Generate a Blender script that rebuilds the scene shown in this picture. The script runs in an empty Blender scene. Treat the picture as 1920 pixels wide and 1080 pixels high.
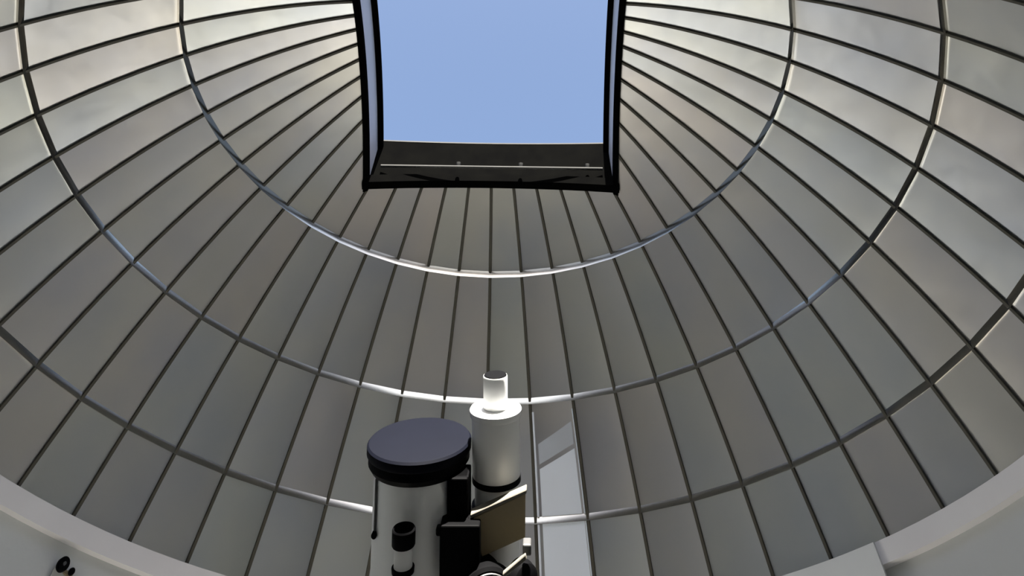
import bpy, math, random
from mathutils import Vector, Matrix
random.seed(7)
sc = bpy.context.scene
COL = sc.collection
R = 3.0                                  # dome radius in metres
PI = math.pi

# ------------------------------------------------------------------ camera
F_PX, PITCH, ROLL, YAW, PPY = 1228.99, 1.146214, 0.0539414, 0.0068688, -688.59
CAM = Vector((0.035116, -0.848627, -0.355857)) * R
cd = bpy.data.cameras.new('camera')
cam = bpy.data.objects.new('camera', cd)
COL.objects.link(cam)
sc.camera = cam
cd.sensor_width = 36.0
cd.lens = F_PX / 1920 * 36.0
_cr, _sr = math.cos(ROLL), math.sin(ROLL)
cd.clip_start = 0.02
# basis: right, up, forward, turned by roll and yaw
fw = Vector((0, math.cos(PITCH), math.sin(PITCH)))
up = Vector((0, -math.sin(PITCH), math.cos(PITCH)))
rt = Vector((1, 0, 0))
# image x = cr*u - sr*v', y' = sr*u + cr*v' (v' down)
rt2 = _cr * rt + _sr * up
up2 = -_sr * rt + _cr * up
rz = Matrix.Rotation(-YAW, 3, 'Z')
rt2, up2, fw2 = rz @ rt2, rz @ up2, rz @ fw
cam.matrix_world = Matrix(((rt2.x, up2.x, -fw2.x, CAM.x), (rt2.y, up2.y, -fw2.y, CAM.y),
                           (rt2.z, up2.z, -fw2.z, CAM.z), (0, 0, 0, 1)))
cd.shift_x = 0.0
cd.shift_y = PPY / 1920

# ------------------------------------------------------------------ world, sun, exposure
w = bpy.data.worlds.new('sky'); sc.world = w; w.use_nodes = True
bg = w.node_tree.nodes['Background']
sd = bpy.data.lights.new('sun', 'SUN'); sun = bpy.data.objects.new('sun', sd); COL.objects.link(sun)
sd.energy = 35.0; sd.angle = math.radians(0.53); sd.color = (1.0, 0.95, 0.865)
SUN_EL, SUN_AZ = math.radians(53), math.radians(180)      # azimuth from +y towards +x
sdir = Vector((math.cos(SUN_EL) * math.sin(SUN_AZ), math.cos(SUN_EL) * math.cos(SUN_AZ), math.sin(SUN_EL)))
sun.rotation_euler = sdir.to_track_quat('Z', 'Y').to_euler()
sun.location = (0, 0, 8)
sky = w.node_tree.nodes.new('ShaderNodeTexSky'); sky.sky_type = 'NISHITA'; sky.sun_disc = False
sky.sun_elevation = SUN_EL; sky.sun_rotation = SUN_AZ; sky.air_density = 1.0; sky.dust_density = 3.5; sky.ozone_density = 1.0
w.node_tree.links.new(sky.outputs[0], bg.inputs['Color']); bg.inputs['Strength'].default_value = 0.31
vs = sc.view_settings
vs.view_transform = 'Standard'; vs.look = 'None'; vs.gamma = 1.0; vs.exposure = 0.0
vs.use_curve_mapping = False

# ------------------------------------------------------------------ materials
def mat(name, col, rough=0.5, metal=0.0, noise=None, rnd=0.0, bump=None, coat=0.0, aniso=0.0, spec=0.5):
    m = bpy.data.materials.new(name); m.use_nodes = True
    nt = m.node_tree; b = nt.nodes['Principled BSDF']
    b.inputs['Base Color'].default_value = (*col, 1)
    b.inputs['Roughness'].default_value = rough
    b.inputs['Metallic'].default_value = metal
    b.inputs['Coat Weight'].default_value = coat
    b.inputs['Specular IOR Level'].default_value = spec
    b.inputs['Anisotropic'].default_value = aniso
    L = nt.links.new
    src = None
    tc = nt.nodes.new('ShaderNodeTexCoord')
    if noise:                       # (scale, amount, tint colour)
        n = nt.nodes.new('ShaderNodeTexNoise'); n.inputs['Scale'].default_value = noise[0]
        n.inputs['Detail'].default_value = 4
        L(tc.outputs['Object'], n.inputs['Vector'])
        mx = nt.nodes.new('ShaderNodeMix'); mx.data_type = 'RGBA'
        mx.inputs[6].default_value = (*col, 1); mx.inputs[7].default_value = (*noise[2], 1)
        mr = nt.nodes.new('ShaderNodeMapRange'); mr.inputs[1].default_value = 0.35; mr.inputs[2].default_value = 0.68
        mr.inputs[3].default_value = 0; mr.inputs[4].default_value = noise[1]
        L(n.outputs['Fac'], mr.inputs[0]); L(mr.outputs[0], mx.inputs[0])
        src = mx.outputs[2]
    if rnd:
        oi = nt.nodes.new('ShaderNodeObjectInfo')
        cr = nt.nodes.new('ShaderNodeValToRGB')
        e = cr.color_ramp.elements
        e[0].position = 0; e[0].color = (1 - rnd, 1 - rnd * 0.9, 1 - rnd * 0.7, 1)
        e[1].position = 1; e[1].color = (1, 1, 1, 1)
        x = e.new(0.35); x.color = (1, 1 - rnd * .35, 1 - rnd * .45, 1)
        x = e.new(0.7); x.color = (1 - rnd * .5, 1 - rnd * .4, 1 - rnd * .55, 1)
        L(oi.outputs['Random'], cr.inputs[0])
        mu = nt.nodes.new('ShaderNodeMix'); mu.data_type = 'RGBA'; mu.blend_type = 'MULTIPLY'
        mu.inputs[0].default_value = 1
        if src: L(src, mu.inputs[6])
        else: mu.inputs[6].default_value = (*col, 1)
        L(cr.outputs[0], mu.inputs[7]); src = mu.outputs[2]
    if src: L(src, b.inputs['Base Color'])
    if bump:                        # (scale, strength, distance)
        n = nt.nodes.new('ShaderNodeTexNoise'); n.inputs['Scale'].default_value = bump[0]
        n.inputs['Detail'].default_value = 3
        L(tc.outputs['Object'], n.inputs['Vector'])
        bp = nt.nodes.new('ShaderNodeBump'); bp.inputs['Strength'].default_value = bump[1]
        bp.inputs['Distance'].default_value = bump[2]
        L(n.outputs['Fac'], bp.inputs['Height']); L(bp.outputs[0], b.inputs['Normal'])
    return m

M = dict(
    panel=mat('brushed_aluminium', (0.545, 0.55, 0.535), 0.33, 1.0, (1.7, 0.9, (0.465, 0.49, 0.535)), 0.16, (2.2, 0.25, 0.02)),
    pale=mat('pale_reflection', (0.80, 0.87, 0.97), 0.4, 0.0, (3, 0.5, (0.76, 0.82, 0.91)), 0.05),  # reflection on one gore, put into the colour
    seam=mat('seam_sealant', (0.055, 0.051, 0.037), 0.6, 0.0, (6, 0.6, (0.075, 0.066, 0.045))),
    ring=mat('ring_metal', (0.58, 0.55, 0.48), 0.14, 1.0, (4, 0.5, (0.52, 0.49, 0.43))),
    black=mat('black_steel', (0.002, 0.002, 0.002), 0.9, 0.0, (8, 0.6, (0.003, 0.003, 0.0027)), spec=0.0),
    curb=mat('grey_blue_curb', (0.46, 0.46, 0.50), 0.5, 0.2, (5, 0.5, (0.38, 0.38, 0.41))),
    rail=mat('galvanised_rail', (0.07, 0.07, 0.068), 0.8, 0.0, (9, 0.5, (0.055, 0.055, 0.053)), spec=0.05),
    trim=mat('trim_paint', (0.88, 0.86, 0.86), 0.5, 0.0, (2.5, 0.6, (0.80, 0.77, 0.78))),
    wall=mat('wall_paint', (0.58, 0.60, 0.60), 0.6, 0.0, (1.4, 0.7, (0.54, 0.55, 0.55)), 0, (30, 0.1, 0.01)),
    floor=mat('floor_concrete', (0.34, 0.325, 0.30), 0.7, 0.0, (2, 0.7, (0.29, 0.28, 0.26)), 0, (20, 0.2, 0.01)),
    ground=mat('pale_paving', (0.5, 0.49, 0.47), 0.8, 0.0, (1.5, 0.6, (0.44, 0.43, 0.41))),
    cover=mat('cover_paint', (0.84, 0.86, 0.85), 0.45, 0.0, (3, 0.6, (0.80, 0.81, 0.80))),
    pale2=mat('grey_reflection', (0.52, 0.56, 0.62), 0.4, 0.1, (3, 0.5, (0.45, 0.47, 0.5))),  # greyer upper end of the painted gore reflection
    absorber=mat('dark_absorber', (0.15, 0.145, 0.135), 0.6, 0.0, (3, 0.6, (0.12, 0.115, 0.105))),  # for the added dark surface behind the camera
    white=mat('white_enamel', (0.86, 0.87, 0.87), 0.35, 0.0, (7, 0.4, (0.80, 0.81, 0.81)), 0, None, 0.2),
    tubegrey=mat('pale_grey_enamel', (0.90, 0.92, 0.93), 0.4, 0.35, (6, 0.4, (0.80, 0.82, 0.82))),
    cap=mat('cap_plastic', (0.0030, 0.0036, 0.0072), 0.6, 0.0, (9, 0.5, (0.0025, 0.003, 0.006)), spec=0.05),
    anod=mat('black_anodised', (0.003, 0.003, 0.0035), 0.55, 0.0, (9, 0.5, (0.005, 0.005, 0.005)), spec=0.03),
    silver=mat('machined_silver', (0.10, 0.10, 0.10), 0.5, 0.5, (12, 0.4, (0.075, 0.075, 0.075))),
    board=mat('brown_board', (0.30, 0.235, 0.125), 0.6, 0.0, (5, 0.8, (0.23, 0.185, 0.12)), 0, (60, 0.2, 0.004)),
    boardedge=mat('board_edge', (0.16, 0.15, 0.125), 0.7, 0.0, (12, 0.6, (0.13, 0.12, 0.10)), spec=0.2),
)

# ------------------------------------------------------------------ helpers
class MB:
    def __init__(s): s.v = []; s.f = []
    def add(s, vs_, fs_):
        o = len(s.v); s.v += [tuple(x) for x in vs_]; s.f += [tuple(i + o for i in f) for f in fs_]; return s
    def grid(s, rows, closed_u=False, closed_v=False):
        n = len(rows); m = len(rows[0]); vs_ = [p for r in rows for p in r]; fs_ = []
        for i in range(n if closed_v else n - 1):
            for j in range(m if closed_u else m - 1):
                a = i * m + j; b = i * m + (j + 1) % m; i2 = (i + 1) % n
                fs_.append((a, b, i2 * m + (j + 1) % m, i2 * m + j))
        return s.add(vs_, fs_)
    def box(s, c, d, rot=None):
        x, y, z = d[0] / 2, d[1] / 2, d[2] / 2
        vs_ = [Vector(p) for p in ((-x,-y,-z),(x,-y,-z),(x,y,-z),(-x,y,-z),(-x,-y,z),(x,-y,z),(x,y,z),(-x,y,z))]
        if rot: vs_ = [rot @ p for p in vs_]
        c = Vector(c)
        return s.add([p + c for p in vs_], [(3,2,1,0),(4,5,6,7),(0,1,5,4),(1,2,6,5),(2,3,7,6),(3,0,4,7)])
    def lathe(s, prof, n=40, org=(0,0,0), ax=(0,0,1)):
        """prof: list of (r, t) along ax; closed at r=0 ends"""
        q = Vector(ax).normalized().to_track_quat('Z', 'Y'); org = Vector(org)
        rows = []
        for r, t in prof:
            rows.append([org + q @ Vector((max(r, 1e-5) * math.cos(2*PI*i/n), max(r, 1e-5) * math.sin(2*PI*i/n), t)) for i in range(n)])
        return s.grid(rows, closed_u=True)
    def build(s, name, m, parent=None, smooth=None):
        me = bpy.data.meshes.new(name); me.from_pydata(s.v, [], s.f); me.validate(); 
        import bmesh
        bm = bmesh.new(); bm.from_mesh(me)
        bmesh.ops.remove_doubles(bm, verts=bm.verts, dist=1e-5)
        bmesh.ops.recalc_face_normals(bm, faces=bm.faces); bm.to_mesh(me); bm.free()
        if smooth is not None:
            for p in me.polygons: p.use_smooth = True
            me.set_sharp_from_angle(angle=math.radians(smooth))
        me.materials.append(M[m] if isinstance(m, str) else m)
        o = bpy.data.objects.new(name, me); COL.objects.link(o)
        if parent: o.parent = parent
        return o
def tag(o, label=None, cat=None, group=None, kind=None):
    if label: o['label'] = label
    if cat: o['category'] = cat
    if group: o['group'] = group
    if kind: o['kind'] = kind
    return o
def empty(name, loc=(0,0,0), rz_=0.0):
    o = bpy.data.objects.new(name, None); COL.objects.link(o); o.location = loc; o.rotation_euler = (0, 0, rz_)
    o.empty_display_size = 0.1
    return o

# ------------------------------------------------------------------ dome
N = 51; DPH = 2 * PI / N; PH0 = 0.0604433
HB, H3, H2, H1 = 0.26384, 0.39838, 0.57954, 0.77340
EL = [math.asin(h) for h in (HB, H3, H2, H1)]
SW, SF, SB = 0.305, 0.452, 0.685; SBOW = 0.33            # slit half width, front end, back end (in radii)
ceiling = empty('ceiling', (0, 0, 0), -PH0); tag(ceiling, 'metal observatory dome of ribbed panels with an open slit', 'dome', kind='structure')
def sp(az, el, r=R):
    return Vector((r * math.cos(el) * math.sin(az), r * math.cos(el) * math.cos(az), r * math.sin(el)))
def rho_min(az):
    s, c = abs(math.sin(az)), math.cos(az)
    v = []
    if s > 1e-6: v.append(SW / s)
    if c > 1e-6:
        q = SBOW * s * s                       # front end bows: y = SF - SBOW x^2
        v.append(SF / c if q < 1e-9 else (-c + math.sqrt(c * c + 4 * q * SF)) / (2 * q))
    else: v.append(SB / -c if c < -1e-6 else 9)
    return min(v)
def top_el(az): return math.acos(min(1, rho_min(az)))
YC = SF - SBOW * SW * SW
CORN = [math.atan2(SW, YC), -math.atan2(SW, YC), math.atan2(SW, -SB), -math.atan2(SW, -SB)]

def chord(az0, az1, s_, el, r):
    return sp(az0, el, r).lerp(sp(az1, el, r), s_)
def panel_mesh(az0, az1, el0, el1, ne, name, m):
    """a single-curved gore sheet from el0 to el1 (None: up to the slit)"""
    ss = [0.0, 1.0] if el1 is not None else [0, .25, .5, .75, 1]
    if el1 is None:
        for c in CORN:
            for k in (0, 2 * PI, -2 * PI):
                t = (c + k - az0) / (az1 - az0)
                if 0.02 < t < 0.98: ss.append(t)
        ss = sorted(ss)
    mb = MB(); lay = []
    for r in (R, R + 0.005):
        rows = []
        for i in range(ne + 1):
            row = []
            for s_ in ss:
                e1 = el1 if el1 is not None else top_el(az0 + (az1 - az0) * s_)
                row.append(chord(az0, az1, s_, el0 + (e1 - el0) * i / ne, r))
            rows.append(row)
        lay.append(rows); mb.grid(rows)
    A, B = lay
    mb.grid([A[0], B[0]]); mb.grid([A[-1], B[-1]])
    mb.grid([[r[0] for r in A], [r[0] for r in B]]); mb.grid([[r[-1] for r in A], [r[-1] for r in B]])
    return mb.build(name, m, ceiling, smooth=35)
for k in range(N):
    a0, a1 = k * DPH, (k + 1) * DPH
    for t in range(4):
        panel_mesh(a0, a1, EL[t], EL[t + 1] if t < 3 else None, 6 if t < 3 else 12, 'panel', 'panel')
def sweep(name, pts_fn, n, prof, m, parent, smooth=None, closed=False):
    """pts_fn(i) -> (origin, axis_u, axis_v)"""
    rows = []
    for i in range(n + (0 if closed else 1)):
        o, u, v = pts_fn(i)
        rows.append([o + u * a + v * b for a, b in prof])
    mb = MB(); mb.grid(rows, closed_u=True, closed_v=closed)
    if not closed:
        L = len(prof); T = len(rows) - 1
        mb.add(rows[0], [tuple(range(L))]); mb.add(rows[T], [tuple(range(L))])
    return mb.build(name, m, parent, smooth)
for k in range(N):
    az = k * DPH; e1 = top_el(az) - 0.004
    tx = Vector((math.cos(az), -math.sin(az), 0))
    def fn(i, az=az, e1=e1, tx=tx):
        el = EL[0] + (e1 - EL[0]) * i / 28
        p = sp(az, el); return p, tx, -p.normalized()
    sweep('seam', fn, 28, [(-.012, -.002), (.012, -.002), (.008, .014), (-.008, .014)], 'seam', ceiling)
# angle-section rings: a long face leaning upwards with a light crown, a short under face
def ring_profile(t0, t1):
    pr = [(-.002, -.019), (-.002, .017)]; x_, y_ = 0.002, .017
    ds = .034 / 6 / math.cos(math.radians((t0 + t1) / 2))
    for i in range(7):
        pr.append((x_, y_))
        t = math.radians(t0 + (t1 - t0) * i / 6); x_ += ds * math.sin(t); y_ -= ds * math.cos(t)
    return pr
for h, lean in ((H1, (52, 46)), (H2, (31, 25)), (H3, (25, 18))):
    el = math.asin(h); n = N
    def fn(i, el=el, n=n):
        az = 2 * PI * i / n; p = sp(az, el); nrm = -p.normalized()
        t = Vector((math.cos(az), -math.sin(az), 0)); v = t.cross(nrm)
        if v.z < 0: v = -v
        return p, nrm, v
    sweep('ring', fn, n, ring_profile(*lean), 'ring', ceiling, 30, closed=True)

# slit surround: curbs on both sides, end boards, rails
def curb_arc(side, xo, xi, r0, r1, name, m, y0=SF - SBOW * SW * SW + .01, y1=-SB, ns=40):
    """sheet solid following the dome between x=xi..xo (radii), heights r0..r1 (radii)"""
    rows = []
    for i in range(ns + 1):
        y = (y0 + (y1 - y0) * i / ns) * R
        row = []
        for x, r in ((xo, r0), (xi, r0), (xi, r1), (xo, r1)):
            x *= R; z = math.sqrt((r * R) ** 2 - x * x - y * y)
            row.append(Vector((side * x, y, z)))
        rows.append(row)
    mb = MB(); mb.grid(rows, closed_u=True)
    mb.add(rows[0], [(0, 1, 2, 3)]); mb.add(rows[-1], [(0, 1, 2, 3)])
    return mb.build(name, m, ceiling, smooth=30)
for s_ in (-1, 1):
    curb_arc(s_, SW + .010, SW - .002, 0.992, 1.010, 'slit_flange', 'black')
    curb_arc(s_, SW + .012, SW + .001, 1.010, 1.105, 'slit_curb', 'curb')
    curb_arc(s_, SW + .012, SW - .012, 1.105, 1.116, 'shutter_track', 'black')
# front end of the slit: dark board with a pale guide rail and bolts
rows = []; ZT = 1.030
for i in range(25):
    x = (-1 + 2 * i / 24) * (SW + .01); row = []
    for dy, top in ((.002, 0), (.022, 0), (.022, 1), (.002, 1)):
        y = SF - SBOW * x * x + dy
        row.append(Vector((x * R, y * R, (ZT - .28 * x * x if top else math.sqrt(1.004 ** 2 - x * x - y * y)) * R)))
    rows.append(row)
fb = MB(); fb.grid(rows, closed_u=True); fb.add(rows[0], [(0, 1, 2, 3)]); fb.add(rows[-1], [(0, 1, 2, 3)])
board = fb.build('shutter_board', 'black', ceiling, 30)
rows = []
for i in range(25):
    x = (-1 + 2 * i / 24) * (SW + .012)
    rows.append([Vector((x * R, y * R, math.sqrt(r * r - x * x - y * y) * R)) for y, r in ((SF + .006 - SBOW*x*x, .992), (SF - .010 - SBOW*x*x, .992), (SF - .010 - SBOW*x*x, 1.012), (SF + .006 - SBOW*x*x, 1.012))])
mb = MB(); mb.grid(rows, closed_u=True); mb.add(rows[0], [(0, 1, 2, 3)]); mb.add(rows[-1], [(0, 1, 2, 3)])
mb.build('slit_flange', 'black', ceiling, 30)
rows = []
for i in range(25):
    x = (-1 + 2 * i / 24) * (SW - .004); y = SF - SBOW * x * x; z = (ZT - .28 * x * x) * R
    rows.append([Vector((x * R, (y + dy) * R, z + dz)) for dy, dz in ((.001, 0), (.023, 0), (.023, .012), (.001, .012))])
mb = MB(); mb.grid(rows, closed_u=True); mb.add(rows[0], [(0, 1, 2, 3)]); mb.add(rows[-1], [(0, 1, 2, 3)])
mb.build('board_edge', 'rail', ceiling, 30)
y_r = (SF - SBOW * SW * SW) * R - 0.015
rl = MB(); rl.lathe([(0, -.283 * R), (.011, -.283 * R), (.011, .283 * R), (0, .283 * R)], 12, (0, y_r, 0.908 * R), (1, 0, 0))
rail = rl.build('guide_rail', 'rail', ceiling, 40)
for x in (-.085, .075, .245):
    b = MB(); b.lathe([(0, -.02), (.014, -.02), (.017, -.012), (.017, .02), (0, .02)], 10, (x * R, y_r + 0.004, 0.916 * R), (0, -.5, 1)); b.build('bolt', 'rail', rail, 40)
eb = MB(); eb.box((0, -(SB + .012) * R, 0.77 * R), ((SW + .01) * 2 * R, 0.06, 0.25 * R)); eb.build('shutter_board', 'black', ceiling)

# ------------------------------------------------------------------ walls, floor, base ring
RB = math.sqrt(1 - HB * HB) * R; ZB = HB * R; ZF = CAM.z - 1.5
def ring_solid(name, ri, ro, z0, z1, m, n=120, a0=None, a1=None, smooth=30, parent=None):
    rows = []
    full = a0 is None
    A0, A1 = (0, 2 * PI) if full else (a0, a1)
    for i in range(n if full else n + 1):
        a = A0 + (A1 - A0) * i / n; sx, sy = math.sin(a), math.cos(a)
        rows.append([Vector((r * sx, r * sy, z)) for r, z in ((ri, z0), (ro, z0), (ro, z1), (ri, z1))])
    mb = MB(); mb.grid(rows, closed_u=True, closed_v=full)
    if not full:
        mb.add(rows[0], [(0, 1, 2, 3)]); mb.add(rows[-1], [(0, 1, 2, 3)])
    return mb.build(name, m, parent, smooth)
tag(ring_solid('wall_round', RB + .02, RB + .18, ZF, ZB - .012, 'wall'), 'grey painted round wall under the dome', 'wall', kind='structure')
tag(ring_solid('trim_1', RB - .030, RB + .02, ZB - .092, ZB - .001, 'trim'), 'pale grey ring along the dome base', 'trim', kind='structure')
fl = MB(); fl.lathe([(0, -.1), (RB + .18, -.1), (RB + .18, 0), (0, 0)], 96, (0, 0, ZF)); tag(fl.build('floor', 'floor'), 'bare round concrete floor', 'floor', kind='structure')


# dark boarding added on the unseen back wall to dim the front panel reflections
tag(ring_solid('wall_absorber', RB - .005, RB + .02, ZF, ZF + 1.95, 'absorber', 60, math.radians(105), math.radians(255)), 'dark boarding added along the unseen lower back wall', 'trim', kind='structure')
# a wider cover section in the base ring
cov = ring_solid('trim_2', RB - .046, RB - .030, ZB - .30, ZB - .004, 'cover', 30, 0.30, 0.897)
tag(cov, 'taller pale cover plate on the dome base ring', 'trim', kind='structure')

# pale plates that paint a bright reflection onto the gore beside the telescope
def gore_plate(k, s0, s1, e_lo, e_hi, name, m, proud=0.006, thick=0.005):
    """e_lo, e_hi: (elevation at s0, elevation at s1) in degrees: slanting edges allowed"""
    a0, a1 = k * DPH, (k + 1) * DPH; lay = []; mb = MB()
    for r in (R - proud, R - proud + thick):
        rows = []
        for i in range(9):
            row = []
            for q in (0, .5, 1):
                lo = math.radians(e_lo[0] + (e_lo[1] - e_lo[0]) * q); hi = math.radians(e_hi[0] + (e_hi[1] - e_hi[0]) * q)
                row.append(chord(a0, a1, s0 + (s1 - s0) * q, lo + (hi - lo) * i / 8, r))
            rows.append(row)
        lay.append(rows); mb.grid(rows)
    A, B = lay
    mb.grid([A[0], B[0]]); mb.grid([A[-1], B[-1]])
    mb.grid([[r[0] for r in A], [r[0] for r in B]]); mb.grid([[r[-1] for r in A], [r[-1] for r in B]])
    return mb.build(name, m, ceiling, smooth=35)
E3 = math.degrees(EL[1])
gore_plate(1, .13, .93, (15.6, 15.6), (E3 - .35, E3 - .35), 'reflection_plate', 'pale')
gore_plate(1, .13, .90, (E3 + .35, E3 + .35), (28.3, 30.1), 'reflection_plate', 'pale')
gore_plate(1, .13, .90, (28.75, 30.6), (30.8, 32.9), 'reflection_plate', 'pale2')
for e0, e1 in ((15.6, E3 - .35), (E3 + .35, 34.2)):  # bright side lines of the same painted reflection
    gore_plate(1, .035, .075, (e0, e0), (e1, e1), 'reflection_edge', 'pale', .012, .011)
    gore_plate(1, .945, .965, (e0, e0), (e1, e1), 'reflection_edge', 'pale', .012, .011)

# ------------------------------------------------------------------ telescope
P0 = Vector((-0.09862, 0.02857, 0.25175))              # centre of the big tube's front cap
AX = Vector((-0.07768, -0.73907, 0.66913)); EX = Vector((0.99452, -0.10453, 0)); NN = Vector((-0.06994, -0.66547, -0.74314))
ROOT = Vector((0.02, 0.62, -0.52))                      # saddle on top of the mount
tel = empty('telescope', ROOT)
tag(tel, 'white telescope with dark round cap and slim capped tube beside it, on pier mount', 'telescope')
def Lp(t, x, n): return P0 + AX * t + EX * x + NN * n - ROOT
def tube(name, prof, x, n, m, parent, seg=48, ax=None, org=None, smooth=35):
    """prof: (radius, t along the axis from the cap face)"""
    o = Lp(0, x, n) if org is None else org
    mb = MB(); mb.lathe(prof, seg, o, AX if ax is None else ax)
    return mb.build(name, m, parent, smooth)
FR = Matrix((EX, NN, AX)).transposed()                  # local x, camera side, along the tube
def tbox(name, t, x, n, d, m, parent, bev=0.004):
    mb = MB(); mb.box(Lp(t, x, n), d, FR); o = mb.build(name, m, parent)
    if bev:
        b = o.modifiers.new('bevel', 'BEVEL'); b.width = bev; b.segments = 2
    return o
# main tube
mt = tube('main_tube', [(0, -.64), (.150, -.64), (.152, -.62), (.152, -.06), (.14, -.055), (0, -.055)], 0, 0, 'tubegrey', tel)
lc = tube('lens_cap', [(0, -.03), (.176, -.03), (.178, -.027), (.178, -.006), (.172, 0.0), (.165, .001), (0, .002)], 0, 0, 'cap', mt)
lc['label'] = 'dark blue-grey cap'
tube('front_cell', [(.15, -.075), (.160, -.072), (.172, -.055), (.172, -.030), (.15, -.030)], 0, 0, 'anod', mt)
tube('rear_cell', [(0, -.72), (.10, -.72), (.14, -.70), (.156, -.66), (.156, -.62), (.15, -.62)], 0, 0, 'anod', mt)
tbox('side_rail', -.150, -.124, .092, (.007, .012, .15), 'silver', mt, .002)
tube('rail_screw', [(0, -.008), (.009, -.008), (.009, .008), (0, .008)], -.128, .112, 'anod', mt, 16, org=Lp(-.222, -.124, .098), ax=NN)
# slim refractor
X2 = .264
rf = tube('guide_tube', [(0, -.70), (.070, -.70), (.074, -.68), (.074, -.09), (0, -.09)], X2, 0, 'white', tel)
tube('dew_shield', [(.05, -.105), (.079, -.105), (.0815, -.10), (.0835, .07), (.08, .074), (.05, .074)], X2, 0, 'white', rf)
tube('front_flange', [(.03, .068), (.088, .068), (.090, .072), (.090, .086), (.087, .090), (.03, .090)], X2, 0, 'white', rf)
tube('shield_band', [(.06, -.118), (.0825, -.118), (.0825, -.102), (.06, -.102)], X2, 0, 'anod', rf)
at = tube('aperture_tube', [(0, .088), (.042, .088), (.043, .182), (.0415, .186), (.037, .186), (.036, .14), (0, .14)], X2, 0, 'white', rf)
tube('aperture_plug', [(0, .165), (.0365, .165), (.0405, .1865), (.038, .189), (0, .189)], X2, 0, 'anod', at)
for t in (-.20, -.52):
    tube('tube_ring', [(.07, t - .018), (.084, t - .018), (.084, t + .018), (.07, t + .018)], X2, 0, 'anod', rf)
# finder
FX, FN = -.008, .205
fi = tube('finder_scope', [(0, -.40), (.016, -.40), (.016, -.34), (.022, -.335), (.024, -.29), (.0285, -.255), (.0285, -.19), (0, -.19)], FX, FN, 'white', tel, 28)
tube('finder_hood', [(0, -.197), (.034, -.197), (.036, -.194), (.036, -.157), (.033, -.153), (.030, -.155), (.029, -.175), (0, -.175)], FX, FN, 'anod', fi, 28)
tube('finder_ring', [(.024, -.262), (.034, -.262), (.035, -.250), (.030, -.248), (.024, -.248)], FX, FN, 'anod', fi, 28)
tbox('finder_bracket', -.27, FX, .172, (.03, .05, .05), 'anod', fi, .003)
# black saddle bar and housings between the tubes
tbox('saddle_bar', -.325, .147, .075, (.070, .085, .53), 'anod', tel)
tbox('bar_block', -.085, .150, .085, (.060, .09, .05), 'anod', tel)
tbox('motor_box', -.235, .160, .135, (.125, .07, .14), 'anod', tel)
tbox('clamp_knob', -.185, .095, .150, (.022, .03, .022), 'anod', tel, .006)
tbox('tube_saddle', -.36, .20, -.02, (.13, .06, .30), 'anod', tel)
# brown board with a pale top edge
def slab(name, cs, n0, n1, m, parent):
    f = [Lp(t, x, n0) for t, x in cs]; b = [Lp(t, x, n1) for t, x in cs]
    mb = MB(); k = len(cs)
    mb.add(f, [tuple(range(k))]); mb.add(b, [tuple(range(k))])
    mb.grid([f, b], closed_u=True)
    o = mb.build(name, m, parent); bv = o.modifiers.new('bevel', 'BEVEL'); bv.width = .002; bv.segments = 1
    return o
bd = slab('brown_board', [(-.163, .199), (-.098, .366), (-.213, .362), (-.262, .225)], .132, .112, 'board', tel)
slab('board_edge', [(-.152, .190), (-.087, .370), (-.098, .370), (-.163, .190)], .136, .100, 'boardedge', bd)
slab('board_side', [(-.163, .182), (-.163, .199), (-.262, .225), (-.262, .182)], .130, .10, 'anod', bd)
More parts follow.
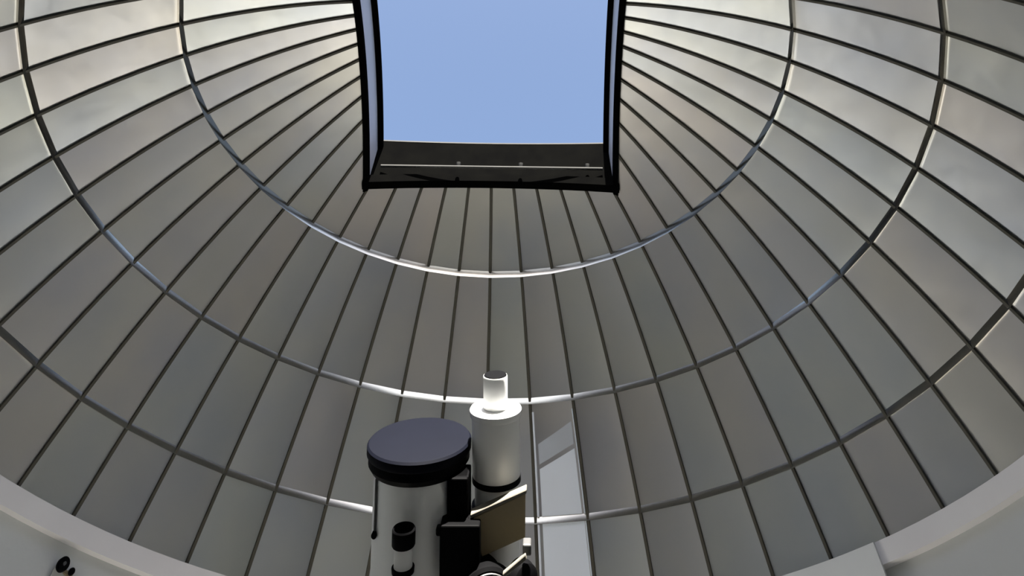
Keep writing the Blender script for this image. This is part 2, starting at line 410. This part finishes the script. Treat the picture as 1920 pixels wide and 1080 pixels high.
# clutch wheel and end disc of the declination drive, silver collar, pale strap
DX = (NN + EX * .25 - AX * .1).normalized()
dr = tube('drive_drum', [(0, -.10), (.06, -.10), (.062, .02), (.085, .025), (.092, .035), (.092, .058), (.085, .066), (.072, .066), (.068, .055), (.045, .055), (.040, .07), (0, .072)], 0, 0, 'anod', tel, 40, org=Lp(-.345, .232, .12), ax=DX)
tube('silver_collar', [(.066, .05), (.066, .069), (.072, .073), (.080, .071), (.082, .06)], 0, 0, 'silver', dr, 40, org=Lp(-.345, .232, .12), ax=DX)
tube('end_disc', [(0, -.03), (.036, -.03), (.046, -.02), (.049, 0), (.046, .022), (.036, .03), (0, .033)], 0, 0, 'anod', dr, 32, org=Lp(-.300, .350, .165), ax=(NN + EX * .8).normalized())
slab('strap', [(-.268, .298), (-.222, .370), (-.210, .366), (-.257, .296)], .224, .208, 'boardedge', dr)
tbox('strap_clip', -.207, .370, .19, (.026, .04, .028), 'silver', dr, .004)

# ------------------------------------------------------------------ mount and pier
mo = empty('telescope_mount', (0.02, 0.80, ZF))
tag(mo, 'dark mount head on a pale steel pier under the telescope', 'mount')
def mpart(name, mb, m, smooth=35): return mb.build(name, m, mo, smooth)
hz = -0.95 - ZF
mpart('pier', MB().lathe([(0, 0), (.22, 0), (.22, .025), (.13, .03), (.13, hz - .32), (.17, hz - .31), (.17, hz - .28), (0, hz - .28)], 40), 'trim')
mpart('head', MB().lathe([(0, hz - .28), (.12, hz - .28), (.11, hz - .1), (.09, hz), (.07, hz + .05), (0, hz + .05)], 32), 'anod')
hd = Vector((0, -.55, 1)).normalized()
mpart('polar_housing', MB().lathe([(0, -.16), (.08, -.16), (.085, -.1), (.085, .22), (.10, .24), (.10, .30), (0, .30)], 32, (0, 0, hz + .06), hd), 'anod')

# ------------------------------------------------------------------ roller bracket on the wall
AZB = -0.770; bx, by = math.sin(AZB), math.cos(AZB)
rbk = empty('roller_bracket', ((RB + .02) * bx, (RB + .02) * by, 0.60), -AZB)
tag(rbk, 'small black roller on a bracket fixed to the grey wall below the base ring', 'bracket')
MB().box((0, -.006, -.035), (.10, .012, .07)).build('back_plate', 'wall', rbk)
rw = MB().lathe([(0, -.014), (.026, -.014), (.030, -.010), (.030, .010), (.026, .014), (0, .014)], 24, (-.028, -.045, .012), (0, 1, 0)).build('wheel', 'anod', rbk, 35)
MB().lathe([(0, -.02), (.008, -.02), (.008, .042), (0, .042)], 12, (-.028, -.045, .012), (0, 1, 0)).build('axle', 'silver', rw, 35)
MB().lathe([(0, -.03), (.013, -.03), (.016, -.02), (.016, .02), (.013, .03), (0, .03)], 16, (.034, -.035, .004), (.3, 1, .3)).build('knob', 'anod', rbk, 35)
MB().box((.075, -.022, -.018), (.15, .014, .014), Matrix.Rotation(math.radians(14), 3, 'Y')).build('arm', 'board', rbk)
